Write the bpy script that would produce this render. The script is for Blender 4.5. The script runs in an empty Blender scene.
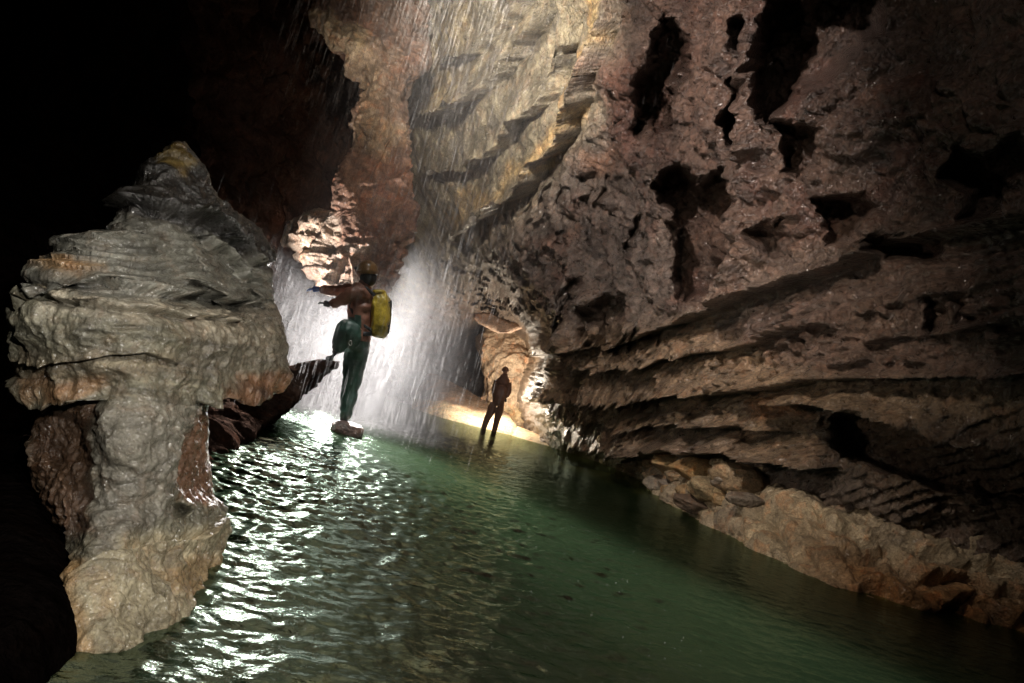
import bpy, bmesh, math, random
import numpy as np
from mathutils import Vector

random.seed(7)
S = bpy.context.scene
COL = S.collection

# ------------------------------------------------------------------ camera
FPX, CAMH, PITCH, ROLL = 626.0, 0.65, math.radians(6.6), math.radians(14.0)
F = np.array([0, math.cos(PITCH), math.sin(PITCH)])
U0 = np.array([0, -math.sin(PITCH), math.cos(PITCH)])
R0 = np.array([1.0, 0, 0])
RV = R0 * math.cos(ROLL) + U0 * math.sin(ROLL)
UV = -R0 * math.sin(ROLL) + U0 * math.cos(ROLL)
CP = np.array([0, 0, CAMH])
cam_d = bpy.data.cameras.new('camera')
cam = bpy.data.objects.new('camera', cam_d)
COL.objects.link(cam)
from mathutils import Matrix
cam.matrix_world = Matrix(((RV[0], UV[0], -F[0], 0), (RV[1], UV[1], -F[1], 0), (RV[2], UV[2], -F[2], CAMH), (0, 0, 0, 1)))
cam_d.sensor_width = 36
cam_d.lens = 36 * FPX / 1024
cam_d.clip_start = 0.05
cam_d.clip_end = 300
S.camera = cam

def ray(px, py):
    px = np.asarray(px, float); py = np.asarray(py, float)
    return F + ((px - 512) / FPX)[..., None] * RV + ((341.5 - py) / FPX)[..., None] * UV
def P(px, py, t):                      # a point at forward distance t seen at pixel px, py
    return CP + np.asarray(t, float)[..., None] * ray(px, py)
def G(px, py, z=0.0):                  # where that sight line meets the level z
    r = ray(px, py)
    t = (z - CAMH) / r[..., 2]
    return CP + t[..., None] * r
def PV(px, py, t):
    return Vector(P(px, py, t))

# ------------------------------------------------------------------ light
w = bpy.data.worlds.new('World'); S.world = w; w.use_nodes = True
w.node_tree.nodes['Background'].inputs[0].default_value = (0.9, 0.75, 0.7, 1)
w.node_tree.nodes['Background'].inputs[1].default_value = 0.0015
S.view_settings.view_transform = 'Standard'
S.view_settings.look = 'None'
S.view_settings.exposure = 0.0
S.cycles.max_bounces = 6
S.cycles.volume_bounces = 0
S.cycles.transparent_max_bounces = 24
S.cycles.sample_clamp_indirect = 4.0
S.cycles.sample_clamp_direct = 20.0
S.cycles.volume_step_rate = 2.0
S.cycles.volume_max_steps = 256
S.cycles.caustics_reflective = False
S.cycles.caustics_refractive = False
S.cycles.use_denoising = True

def lamp(name, loc, power, color, radius=0.1, target=None, angle=None, blend=0.5):
    kind = 'SPOT' if target is not None else 'POINT'
    d = bpy.data.lights.new(name, kind)
    d.energy = power; d.color = color; d.shadow_soft_size = radius
    o = bpy.data.objects.new(name, d); COL.objects.link(o)
    o.location = Vector(loc)
    if target is not None:
        d.spot_size = math.radians(angle); d.spot_blend = blend
        o.rotation_euler = (Vector(target) - Vector(loc)).to_track_quat('-Z', 'Y').to_euler()
    return o
# strong lamp held behind the near caver, aimed back at the camera
lamp('backlight_lamp', P(352, 326, 14.0), 16000, (1.0, 0.96, 0.93), 0.18, P(350, 500, 3.0), 32, 0.7)
# two added lamps hidden behind the hanging pillar, higher up, to widen the glare
lamp('hidden_glare_lamp', P(329, 281, 13.6), 50000, (1.0, 0.96, 0.93), 0.22, P(295, 535, 2.6), 25, 0.5)
lamp('hidden_glare_lamp', P(387, 273, 13.6), 26000, (1.0, 0.96, 0.93), 0.2, P(345, 540, 2.6), 25, 0.5)
lamp('rib_fill', (-1.0, 3.0, 4.2), 520, (1.0, 0.84, 0.70), 0.05, P(364, 120, 10.3), 36, 0.9)  # added unseen lamp to brighten the pale rib
lamp('pillar_fill', P(262, 330, 8.8), 520, (1.0, 0.88, 0.82), 0.06, P(362, 205, 9.6), 64, 0.8)  # added lamp hidden behind the outcrop, brings up the pillar
# flash held behind the far caver
lamp('far_flash', P(498, 392, float((G(487, 430) - CP) @ F) + 1.3), 600, (1.0, 0.86, 0.68), 0.08)
# photographer's flash beside the camera for the outcrop
lamp('camera_flash', (0.55, 0.10, 1.75), 140, (1.0, 0.93, 0.84), 0.03, P(150, 370, 1.9), 58, 0.9)
# added unseen lamps above the frame and behind the outcrop, standing in for flashes
lamp('bank_fill', P(222, 330, 3.6), 150, (1.0, 0.82, 0.66), 0.06, P(700, 400, 7.5), 84, 1.0)
lamp('bank_fill', (-0.2, 2.6, 3.0), 560, (1.0, 0.82, 0.66), 0.06, P(690, 450, 8.0), 78, 1.0)
lamp('wall_fill', (-1.3, 3.4, 4.3), 1350, (1.0, 0.85, 0.77), 0.06, P(650, 220, 9.0), 92, 1.0)
lamp('axis_fill', (0.12, 0.0, 0.9), 95, (1.0, 0.95, 0.88), 0.02, P(150, 380, 1.8), 60, 0.9)  # added lamp at the lens for more gloss on the outcrop
lamp('side_fill', (0.2, 0.8, 3.9), 65, (1.0, 0.84, 0.72), 0.05, P(900, 140, 4.6), 80, 1.0)
lamp('roof_fill', (-1.5, 3.6, 4.4), 5200, (1.0, 0.90, 0.76), 0.08, P(505, 50, 9.5), 50, 1.0)
lamp('pool_fill', P(440, -60, 6.0), 1500, (0.97, 1.0, 0.95), 0.3, P(415, 435, 6.5), 40, 1.0)

# ------------------------------------------------------------------ noise
_rs = np.random.RandomState(3)
PERM = np.concatenate([_rs.permutation(256)] * 3)
GR = _rs.normal(size=(256, 3)); GR /= np.linalg.norm(GR, axis=1)[:, None]
def perlin(p):
    p = np.asarray(p, float)
    i = np.floor(p).astype(np.int64); f = p - i; i &= 255
    u = f * f * f * (f * (f * 6 - 15) + 10)
    out = 0
    for dx in (0, 1):
        wx = u[..., 0] if dx else 1 - u[..., 0]
        for dy in (0, 1):
            wy = u[..., 1] if dy else 1 - u[..., 1]
            for dz in (0, 1):
                wz = u[..., 2] if dz else 1 - u[..., 2]
                h = PERM[PERM[PERM[(i[..., 0] + dx) & 255] + ((i[..., 1] + dy) & 255)] + ((i[..., 2] + dz) & 255)]
                g = GR[h]
                out = out + wx * wy * wz * (g[..., 0] * (f[..., 0] - dx) + g[..., 1] * (f[..., 1] - dy) + g[..., 2] * (f[..., 2] - dz))
    return out * 1.6
def fbm(p, octv=4, lac=2.03, gain=0.5):
    a = 1.0; s = 0; q = np.asarray(p, float); n = 0
    for k in range(octv):
        s = s + a * perlin(q + 17.3 * k); n += a; a *= gain; q = q * lac
    return s / n
def ridge(p, octv=4):
    a = 1.0; s = 0; q = np.asarray(p, float); n = 0
    for k in range(octv):
        s = s + a * (1 - 2 * np.abs(perlin(q + 9.1 * k))); n += a; a *= 0.55; q = q * 2.1
    return s / n
def worley(p):
    p = np.asarray(p, float); i = np.floor(p).astype(np.int64); f = p - i
    F1 = np.full(p.shape[:-1], 9.0); F2 = F1.copy(); ID = np.zeros(p.shape[:-1])
    for dx in (-1, 0, 1):
        for dy in (-1, 0, 1):
            for dz in (-1, 0, 1):
                h = PERM[PERM[PERM[(i[..., 0] + dx) & 255] + ((i[..., 1] + dy) & 255)] + ((i[..., 2] + dz) & 255)]
                ox = PERM[h] / 255.0; oy = PERM[h + 31] / 255.0; oz = PERM[h + 67] / 255.0
                d = np.sqrt((f[..., 0] - dx - ox) ** 2 + (f[..., 1] - dy - oy) ** 2 + (f[..., 2] - dz - oz) ** 2)
                c = d < F1
                F2 = np.where(c, F1, np.minimum(F2, d)); ID = np.where(c, h / 255.0, ID); F1 = np.minimum(F1, d)
    return F1, F2, ID
def sstep(a, b, x):
    t = np.clip((x - a) / (b - a), 0, 1); return t * t * (3 - 2 * t)
def interp(pts, x):
    pts = sorted(pts); return np.interp(x, [a for a, b in pts], [b for a, b in pts])

# signed distance (pixels) to a polygon, negative inside
def sdf(poly, x, y):
    poly = np.array(poly, float); d = np.full(x.shape, 1e9); ins = np.zeros(x.shape, bool)
    n = len(poly)
    for k in range(n):
        a = poly[k]; b = poly[(k + 1) % n]; e = b - a
        wx = x - a[0]; wy = y - a[1]
        t = np.clip((wx * e[0] + wy * e[1]) / (e @ e + 1e-9), 0, 1)
        d = np.minimum(d, (wx - e[0] * t) ** 2 + (wy - e[1] * t) ** 2)
        c = ((a[1] <= y) & (b[1] > y)) | ((b[1] <= y) & (a[1] > y))
        xi = a[0] + (y - a[1]) / (b[1] - a[1] + 1e-12) * e[0]
        ins ^= c & (x < xi)
    d = np.sqrt(d); return np.where(ins, -d, d)
def linedist(line, x, y):              # vertical offset below a polyline and 0..1 fade at its ends
    line = sorted(line); xs = [a for a, b in line]; ys = [b for a, b in line]
    yy = np.interp(x, xs, ys)
    fade = sstep(xs[0] - 12, xs[0] + 12, x) * (1 - sstep(xs[-1] - 12, xs[-1] + 12, x))
    sl = (np.interp(x + 6, xs, ys) - np.interp(x - 6, xs, ys)) / 12.0
    return (y - yy) / np.sqrt(1 + sl * sl), fade

# thin-plate interpolation of log distance over pixels
class Depth:
    def __init__(s, pts):
        s.c = np.array([(a, b) for a, b, t in pts], float) / 500; v = np.log([t for a, b, t in pts])
        n = len(pts); K = s.k(s.c, s.c) + np.eye(n) * 1e-4
        A = np.zeros((n + 3, n + 3)); A[:n, :n] = K; A[:n, n] = 1; A[:n, n + 1:] = s.c; A[n, :n] = 1; A[n + 1:, :n] = s.c.T
        s.w = np.linalg.solve(A, np.concatenate([v, np.zeros(3)]))
    def k(s, a, b):
        r2 = ((a[:, None] - b[None]) ** 2).sum(-1); return 0.5 * r2 * np.log(r2 + 1e-12)
    def __call__(s, x, y):
        q = np.stack([np.ravel(x), np.ravel(y)], 1) / 500; n = len(s.c)
        r = s.k(q, s.c) @ s.w[:n] + s.w[n] + q @ s.w[n + 1:]
        return np.exp(r).reshape(np.shape(x))

# ------------------------------------------------------------------ mesh and tag helpers
def tag(o, label=None, cat=None, group=None, kind=None):
    if label: o['label'] = label
    if cat: o['category'] = cat
    if group: o['group'] = group
    if kind: o['kind'] = kind
    return o
def grid_mesh(name, X, mat, col=None, closed=False, origin=None, caps=False, smooth=True, extra=None):
    ny, nx = X.shape[:2]
    v = X.reshape(-1, 3)
    j, i = np.meshgrid(np.arange(ny - 1), np.arange(nx if closed else nx - 1), indexing='ij')
    i2 = (i + 1) % nx
    q = np.stack([j * nx + i, (j + 1) * nx + i, (j + 1) * nx + i2, j * nx + i2], -1).reshape(-1, 4)
    faces = q
    if closed and caps:
        tris = []
        vs = [v]
        base = len(v)
        vs.append(X[0].mean(0)[None]); vs.append(X[-1].mean(0)[None])
        v = np.concatenate(vs)
        if col is not None:
            col = np.concatenate([col.reshape(-1, 3), col[0].mean(0)[None], col[-1].mean(0)[None]])
        for a in range(nx):
            b = (a + 1) % nx
            tris.append((base, a, b)); tris.append((base + 1, (ny - 1) * nx + b, (ny - 1) * nx + a))
    else:
        tris = []
    if origin is None: origin = (0, 0, 0)
    origin = np.asarray(origin, float)
    v = v - origin
    me = bpy.data.meshes.new(name)
    nq, nt = len(faces), len(tris)
    me.vertices.add(len(v)); me.vertices.foreach_set('co', v.astype(np.float32).ravel())
    me.loops.add(nq * 4 + nt * 3)
    li = faces.ravel()
    if nt: li = np.concatenate([li, np.array(tris).ravel()])
    me.loops.foreach_set('vertex_index', li.astype(np.int32))
    me.polygons.add(nq + nt)
    st = np.concatenate([np.arange(nq) * 4, nq * 4 + np.arange(nt) * 3]).astype(np.int32)
    me.polygons.foreach_set('loop_start', st)
    me.polygons.foreach_set('use_smooth', np.full(nq + nt, smooth))
    me.update(calc_edges=True)
    if col is not None:
        a = me.attributes.new('col', 'FLOAT_COLOR', 'POINT')
        c = np.ones((len(v), 4), np.float32); c[:, :3] = np.clip(col.reshape(-1, 3), 0, 1)
        a.data.foreach_set('color', c.ravel())
    if extra:
        for k, val in extra.items():
            a = me.attributes.new(k, 'FLOAT', 'POINT'); a.data.foreach_set('value', val.astype(np.float32).ravel())
    me.materials.append(mat)
    o = bpy.data.objects.new(name, me); COL.objects.link(o)
    o.location = Vector(origin)
    return o
def normals(X, closed=False):
    if closed:
        du = np.roll(X, -1, 1) - np.roll(X, 1, 1)
    else:
        du = np.gradient(X, axis=1)
    dv = np.gradient(X, axis=0)
    n = np.cross(du, dv)
    return n / (np.linalg.norm(n, axis=-1, keepdims=True) + 1e-12)

# ------------------------------------------------------------------ materials
class NT:
    def __init__(s, name):
        s.m = bpy.data.materials.new(name); s.m.use_nodes = True
        s.t = s.m.node_tree; s.t.nodes.clear(); s.out = s.n('ShaderNodeOutputMaterial')
    def n(s, kind, **kw):
        o = s.t.nodes.new(kind)
        for k, v in kw.items(): setattr(o, k, v)
        return o
    def l(s, a, b): s.t.links.new(a, b)
    def noise(s, vec, scale, detail=6, rough=0.6, dist=0.0):
        o = s.n('ShaderNodeTexNoise'); o.inputs['Scale'].default_value = scale; o.inputs['Detail'].default_value = detail
        o.inputs['Roughness'].default_value = rough; o.inputs['Distortion'].default_value = dist; s.l(vec, o.inputs['Vector']); return o.outputs['Fac']
    def ramp(s, fac, stops):
        o = s.n('ShaderNodeValToRGB'); s.l(fac, o.inputs[0]); e = o.color_ramp.elements
        while len(e) < len(stops): e.new(0.5)
        for k, (p, c) in enumerate(stops):
            e[k].position = p; e[k].color = (*c, 1) if len(c) == 3 else c
        return o.outputs[0]
    def mix(s, a, b, fac, mode='MIX'):
        o = s.n('ShaderNodeMix', data_type='RGBA', blend_type=mode)
        if isinstance(fac, float): o.inputs[0].default_value = fac
        else: s.l(fac, o.inputs[0])
        for sock, v in ((o.inputs[6], a), (o.inputs[7], b)):
            if isinstance(v, tuple): sock.default_value = (*v, 1)
            else: s.l(v, sock)
        return o.outputs[2]
    def math(s, op, a, b=0.0):
        o = s.n('ShaderNodeMath', operation=op)
        for k, v in enumerate((a, b)):
            if isinstance(v, (int, float)): o.inputs[k].default_value = v
            else: s.l(v, o.inputs[k])
        return o.outputs[0]

def rock_material(name, scale=1.0, film=0.03, coat_r=0.14, wet=0.5, pit=0.5, rust=0.55, bump=0.02, spec=0.5, contrast=0.5, attr=True, base=(0.2, 0.17, 0.14), strat=0.0):
    N = NT(name)
    tc = N.n('ShaderNodeTexCoord').outputs['Object']
    geo = N.n('ShaderNodeNewGeometry').outputs['Position']
    if attr:
        a = N.n('ShaderNodeAttribute'); a.attribute_name = 'col'; c = a.outputs['Color']
    else: c = base
    n1 = N.noise(geo, 2.2 * scale, 8, 0.65, 0.4)
    n2 = N.noise(geo, 14 * scale, 8, 0.7)
    n3 = N.noise(geo, 55 * scale, 4, 0.7)
    lo = 1 - contrast
    v1 = N.ramp(n1, [(0.3, (lo, lo, lo)), (0.7, (1.25, 1.25, 1.25))])
    v2 = N.ramp(n2, [(0.32, (lo, lo * 0.95, lo * 0.9)), (0.68, (1.3, 1.28, 1.24))])
    c = N.mix(c, v1, 1.0, 'MULTIPLY'); c = N.mix(c, v2, 1.0, 'MULTIPLY')
    hue = N.noise(geo, 5 * scale, 5, 0.6, 1.0)
    c = N.mix(c, N.mix(c, (1.3, 0.72, 0.42), 1.0, 'MULTIPLY'), N.math('MULTIPLY', N.ramp(hue, [(0.5, (0, 0, 0)), (0.7, (1, 1, 1))]), rust))
    p = N.n('ShaderNodeBsdfPrincipled'); N.l(c, p.inputs['Base Color'])
    r = N.ramp(n2, [(0.35, (0.75 - 0.55 * wet,) * 3), (0.65, (0.95 - 0.35 * wet,) * 3)]); N.l(r, p.inputs['Roughness'])
    p.inputs['Specular IOR Level'].default_value = spec
    vo = N.n('ShaderNodeTexVoronoi', feature='F1'); vo.inputs['Scale'].default_value = 20 * scale; vo.inputs['Detail'].default_value = 2; N.l(geo, vo.inputs['Vector'])
    c = N.mix(c, N.ramp(n3, [(0.3, (.62, .6, .58)), (0.7, (1.35, 1.33, 1.3))]), 1.0, 'MULTIPLY'); N.l(c, p.inputs['Base Color'])
    p.inputs['Coat Weight'].default_value = min(1.0, wet * 0.9); p.inputs['Coat Roughness'].default_value = coat_r
    h = N.math('ADD', N.math('ADD', N.math('MULTIPLY', n2, 1.0), N.math('MULTIPLY', n3, 0.5)), N.math('MULTIPLY', vo.outputs['Distance'], pit))
    if strat:
        mp = N.n('ShaderNodeMapping'); N.l(geo, mp.inputs[0]); mp.inputs['Rotation'].default_value = (0.05, 0.22, 0); mp.inputs['Scale'].default_value = (0.12, 0.12, 1)
        h = N.math('ADD', h, N.math('MULTIPLY', N.noise(mp.outputs[0], 22 * scale, 4, 0.6, 0.3), strat))
    b = N.n('ShaderNodeBump'); b.inputs['Strength'].default_value = 1.0; b.inputs['Distance'].default_value = bump
    N.l(h, b.inputs['Height']); N.l(b.outputs[0], p.inputs['Normal']); 
    cb = N.n('ShaderNodeBump'); cb.inputs['Distance'].default_value = film / scale; N.l(N.noise(geo, 18 * scale, 2.0, 0.6), cb.inputs['Height'])   # the water film is smoother than the rock
    N.l(cb.outputs[0], p.inputs['Coat Normal'])
    N.l(p.outputs[0], N.out.inputs[0])
    return N.m

def plain(name, base, rough=0.5, noise=0.25, scale=30, bump=0.0, spec=0.5, coat=0.0, metal=0.0):
    N = NT(name); geo = N.n('ShaderNodeTexCoord').outputs['Object']
    n = N.noise(geo, scale, 5, 0.6)
    c = N.mix(base, N.ramp(n, [(0.3, (1 - noise,) * 3), (0.7, (1 + noise,) * 3)]), 1.0, 'MULTIPLY')
    p = N.n('ShaderNodeBsdfPrincipled'); N.l(c, p.inputs['Base Color']); p.inputs['Roughness'].default_value = rough
    p.inputs['Specular IOR Level'].default_value = spec; p.inputs['Coat Weight'].default_value = coat; p.inputs['Metallic'].default_value = metal
    if bump:
        b = N.n('ShaderNodeBump'); b.inputs['Distance'].default_value = bump; N.l(n, b.inputs['Height']); N.l(b.outputs[0], p.inputs['Normal'])
    N.l(p.outputs[0], N.out.inputs[0]); return N.m

M_wall = rock_material('cave_rock', 0.8, coat_r=0.12, film=0.06, wet=0.95, bump=0.07, spec=0.8, rust=0.35, contrast=0.62)
M_bank = rock_material('bank_rock', 1.2, wet=0.35, bump=0.035, contrast=0.45)
M_out = rock_material('wet_limestone', 3.0, coat_r=0.11, film=0.055, wet=1.15, bump=0.008, spec=0.9, contrast=0.3, pit=0.1, rust=0.25)
M_pillar = rock_material('pillar_rock', 0.9, wet=0.25, bump=0.03, contrast=0.5)
M_dark = rock_material('dark_rock', 0.8, wet=0.0, bump=0.03, spec=0.0, contrast=0.5)
M_flow = rock_material('flowstone', 0.5, wet=0.15, bump=0.05, contrast=0.35)

# colour regions: (shape, colour, softness px, strength); edges broken up by noise
def paint(px, py, W, base, regions, wob=14, wscale=1.2):
    c = np.zeros(px.shape + (3,)) + np.array(base)
    nx = fbm(W * wscale, 4) * wob * 2.2; ny = fbm(W * wscale + 40, 4) * wob * 2.2
    X = px + nx; Y = py + ny
    for poly, colr, soft, st in regions:
        m = (1 - sstep(-soft, soft, sdf(poly, X, Y))) * st
        c = c * (1 - m[..., None]) + np.array(colr) * m[..., None]
    return c

# ================================================================== RIGHT WALL (the large structure)
D_wall = Depth([(1024, 620, 5.9), (900, 603, 6.0), (800, 565, 6.8), (700, 515, 9.0), (600, 460, 16.5), (540, 425, 20.5),
                (1024, 430, 4.6), (900, 400, 5.2), (800, 400, 6.2), (700, 400, 8.6), (600, 400, 13.0), (540, 390, 18.5),
                (1024, 200, 4.4), (850, 200, 5.6), (700, 220, 8.0), (600, 230, 10.5), (540, 300, 15.0), (500, 250, 14.5),
                (1024, 0, 4.4), (800, 0, 5.8), (650, 0, 7.8), (520, 0, 10.0), (430, 0, 12.0), (430, 120, 14.0), (430, 230, 18.0),
                (460, 330, 27.0), (500, 335, 30.0), (522, 360, 29.0), (548, 350, 17.5), (380, 100, 16.0), (360, 300, 25.0), (1150, 300, 3.4), (1150, 650, 4.8), (1150, -100, 4.0), (700, -120, 7.0), (430, -120, 11.5),
                (500, 420, 30.0), (400, 400, 30.0)])
NX, NY = 760, 580
gx = np.linspace(345, 1230, NX); gy = np.linspace(-190, 700, NY)
px, py = np.meshgrid(gx, gy)
t = D_wall(px, py)
B = P(px, py, t)
# a gentle large swell before anything else
n = normals(B)
sgn = np.sign(((CP - B) * n).sum(-1, keepdims=True)); n = n * sgn
view = CP - B; view /= np.linalg.norm(view, axis=-1, keepdims=True)
dirn = 0.72 * n + 0.28 * view; dirn /= np.linalg.norm(dirn, axis=-1, keepdims=True)
sc = np.minimum(t / 8.0, 1.45)                              # features measured in px turn into metres through this
wx = px + fbm(B * 0.9, 3) * 18; wy = py + fbm(B * 0.9 + 31, 3) * 14
hx = px + fbm(B * 1.6 + 3, 5) * 24; hy = py + fbm(B * 1.6 + 61, 5) * 24
HD = np.zeros_like(t)
h = np.zeros_like(t)
def ledge(line, amp, below, above, round_=2.5, fadeup=60):
    """lip that juts out along the line and is undercut just below it"""
    global h
    d, f = linedist(line, wx, wy)
    up = np.exp(-np.clip(-d, 0, None) / above) * sstep(-1e-3 - above, 0, d) * (d < 0)
    up = (d <= 0) * np.exp(-np.abs(d) / above)
    lo = (d > 0) * (sstep(0, round_, d)) * np.exp(-np.clip(d - round_, 0, None) / below)
    edge = (d > 0) * (1 - sstep(0, round_, d))
    h = h + f * amp * sc * (up + edge - 0.8 * lo)
def hole(poly, depth, soft=10):
    global h
    global HD
    s = sdf(poly, hx, hy) - 4
    HD = np.maximum(HD, (1 - sstep(-soft * 1.2, soft * 0.2, s)) * depth * np.clip(sc, .7, 1.4))
# base roughness: blocky crust in the upper right, bedded below, smoother flowstone upper left
upper = 1 - sstep(-25, 25, wy - interp([(480, 330), (600, 335), (700, 312), (760, 292), (860, 262), (930, 242), (1024, 222), (1230, 190)], wx))
smooth_zone = (1 - sstep(-50, 60, sdf([(380, -200), (640, -200), (610, 40), (560, 160), (470, 260), (380, 320)], wx, wy)))
W = B.copy()
big = fbm(W * 0.42, 4)
med = fbm(W * 1.5 + 5, 4); fin = fbm(W * 5.0 + 9, 4)
f1, f2, idd = worley(W * 1.7 + fbm(W * 2, 2)[..., None] * 0.5)
g1, g2, gid = worley(W * 4.6 + fbm(W * 3, 2)[..., None] * 0.6)
knob = (f2 - f1); gk = (g2 - g1)
h += 0.55 * big
h += upper * (1 - 0.75 * smooth_zone) * (0.20 * (idd - 0.5) * sstep(0.02, 0.3, knob) + 0.14 * np.sqrt(np.clip(knob, 0, 1)) + 0.10 * (gid - 0.5) * sstep(0, .2, gk) + 0.10 * np.sqrt(np.clip(gk, 0, 1)) + 0.20 * med)
h += upper * smooth_zone * (0.15 * med)
h += 0.07 * fin * (1 - .6 * smooth_zone)
k1, k2, kid = worley(W * 11 + fbm(W * 6, 2)[..., None] * .5)
h += (0.045 * np.sqrt(np.clip(k2 - k1, 0, 1)) + 0.03 * (kid - .5)) * (1 - 0.6 * smooth_zone)
# bedded lower half: knobbly courses between smooth sheets
rows = (wy - interp([(520, 350), (700, 318), (860, 264), (1024, 224), (1230, 190)], wx))
bed = np.sin(rows / 9.0 + 2 * fbm(W * 0.8, 3)) * 0.5 + 0.5
h += (1 - upper) * (0.13 * med + 0.05 * ridge(W * np.array([1.2, 1.2, 4.0]), 3) * 1.2)
stp = rows / 12.0 + 0.9 * fbm(W * np.array([.5, .5, 1.2]), 3); stf = stp - np.floor(stp)
h += (1 - upper) * 0.085 * (0.6 + .8 * sstep(-.2, .3, fbm(W * .9 + 4, 2))) * (np.minimum(stf / .8, (1 - stf) / .2) - .5) * np.clip(sc, .6, 1.3)
knobrow = (1 - sstep(-6, 6, np.abs(rows - 62) - 20)) + (1 - sstep(-6, 6, np.abs(rows - 100) - 12)) + (1 - sstep(-5, 5, np.abs(rows - 22) - 11)) * (1 - sstep(700, 780, wx))
h += (1 - upper) * knobrow * (0.20 * np.sqrt(np.clip(gk, 0, 1)) + 0.16 * (gid - 0.5) * sstep(0, .2, gk))
ledge([(530, 352), (620, 342), (700, 312), (760, 292), (860, 262), (930, 242), (1024, 222), (1230, 185)], 0.30, 26, 12)
ledge([(548, 372), (640, 362), (740, 345), (850, 320)], 0.24, 16, 16)
ledge([(530, 399), (590, 394), (660, 388), (740, 390), (800, 380), (1024, 366), (1230, 350)], 0.34, 18, 10)
ledge([(548, 416), (640, 420), (740, 424), (800, 428)], 0.26, 10, 12)
ledge([(575, 436), (640, 444), (700, 450), (760, 456), (830, 462)], 0.55, 22, 14)
ledge([(790, 395), (850, 402), (940, 425), (1024, 432), (1230, 440)], 0.55, 60, 18)
ledge([(880, 340), (960, 330), (1060, 316)], 0.16, 18, 14)
# curved flow bands of the lit upper wall
for L, a in (([(455, 235), (500, 205), (540, 170), (570, 130), (590, 80), (612, 10), (622, -60)], 0.16),
             ([(430, 170), (470, 165), (520, 130), (556, 80), (570, 20), (580, -40)], 0.12),
             ([(428, 110), (470, 105), (505, 70), (540, 20), (560, -30)], 0.13),
             ([(440, 60), (480, 48), (515, 20), (540, -20)], 0.10)):
    ledge(L, a * 1.9, 14, 12)
ledge([(418, 98), (430, 108), (450, 106), (470, 100), (482, 92)], 0.20, 12, 20)
# alcoves and solution pockets
HOLES = [([(660, 25), (683, 22), (697, 45), (692, 75), (676, 95), (672, 118), (648, 132), (640, 115), (652, 80), (664, 50)], 1.5),
         ([(690, 168), (720, 176), (746, 198), (750, 235), (731, 262), (716, 300), (685, 304), (676, 276), (682, 235), (686, 212), (672, 192), (676, 176)], 1.8),
         ([(770, 0), (892, 0), (886, 28), (852, 66), (822, 98), (790, 128), (770, 112), (768, 58)], 1.9),
         ([(742, 22), (756, 30), (756, 110), (748, 152), (738, 120), (742, 70)], 1.2),
         ([(574, 286), (584, 284), (584, 312), (578, 338), (570, 330)], 0.8),
         ([(604, 292), (616, 300), (624, 326), (632, 346), (600, 344), (598, 318)], 1.0),
         ([(598, 334), (640, 332), (654, 344), (604, 350)], 0.7),
         ([(625, 222), (634, 218), (638, 244), (628, 250)], 0.7),
         ([(668, 224), (684, 222), (682, 240), (670, 240)], 0.6),
         ([(830, 205), (866, 196), (880, 220), (868, 246), (838, 240)], 1.0),
         ([(795, 120), (822, 128), (820, 176), (800, 170)], 0.9),
         ([(962, 158), (985, 166), (1040, 140), (1060, 176), (1010, 186), (1000, 214), (972, 222), (980, 190), (955, 184)], .8),
         ([(770, 230), (800, 222), (806, 246), (776, 254)], 0.7),
         ([(885, 246), (950, 236), (940, 256), (890, 264)], 0.7),
         ([(935, 296), (946, 290), (954, 312), (944, 330), (934, 322)], 0.45),
         ([(965, 300), (978, 296), (984, 318), (970, 322)], 0.35),
         ([(748, 432), (770, 432), (766, 446), (750, 452)], 0.4),
         ([(640, 392), (662, 392), (660, 404), (642, 404)], 0.35),
         ([(694, 398), (716, 398), (716, 412), (698, 412)], 0.35),
         ([(614, 398), (640, 396), (640, 410), (618, 410)], 0.3),
         ([(820, 412), (860, 408), (960, 430), (1060, 446), (1060, 520), (990, 506), (900, 480), (836, 462)], 0.9),
         ([(560, 50), (574, 48), (572, 76), (560, 82)], 0.35),
         ([(486, 278), (520, 284), (532, 306), (500, 310), (476, 300)], 0.8),
         ([(700, 300), (720, 296), (722, 306), (704, 310)], 0.4)]
for poly, dp in HOLES: hole(poly, dp)
# rows of short vertical slots scalloped in the mid wall
for k in range(26):
    cx = 452 + (k % 9) * 19 + random.uniform(-4, 4); cy = 258 - (k % 9) * 10 + (k // 9) * 24 + random.uniform(-4, 4)
    hole([(cx - 3, cy - 9), (cx + 2, cy - 10), (cx + 4, cy + 8), (cx + 1, cy + 10)], 0.22, 4)
# thick ribs
def rib(line, wpx, amp):
    global h
    line = sorted(line, key=lambda q: q[1]); xs = np.interp(wy, [b for a, b in line], [a for a, b in line])
    f = sstep(line[0][1] - 10, line[0][1] + 10, wy) * (1 - sstep(line[-1][1] - 10, line[-1][1] + 10, wy))
    h += f * amp * sc * np.exp(-((wx - xs) / wpx) ** 2)
rib([(766, 0), (762, 80), (764, 140), (758, 200), (764, 250), (740, 300)], 9, 0.30)
rib([(590, 288), (592, 340)], 6, 0.25)
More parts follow.
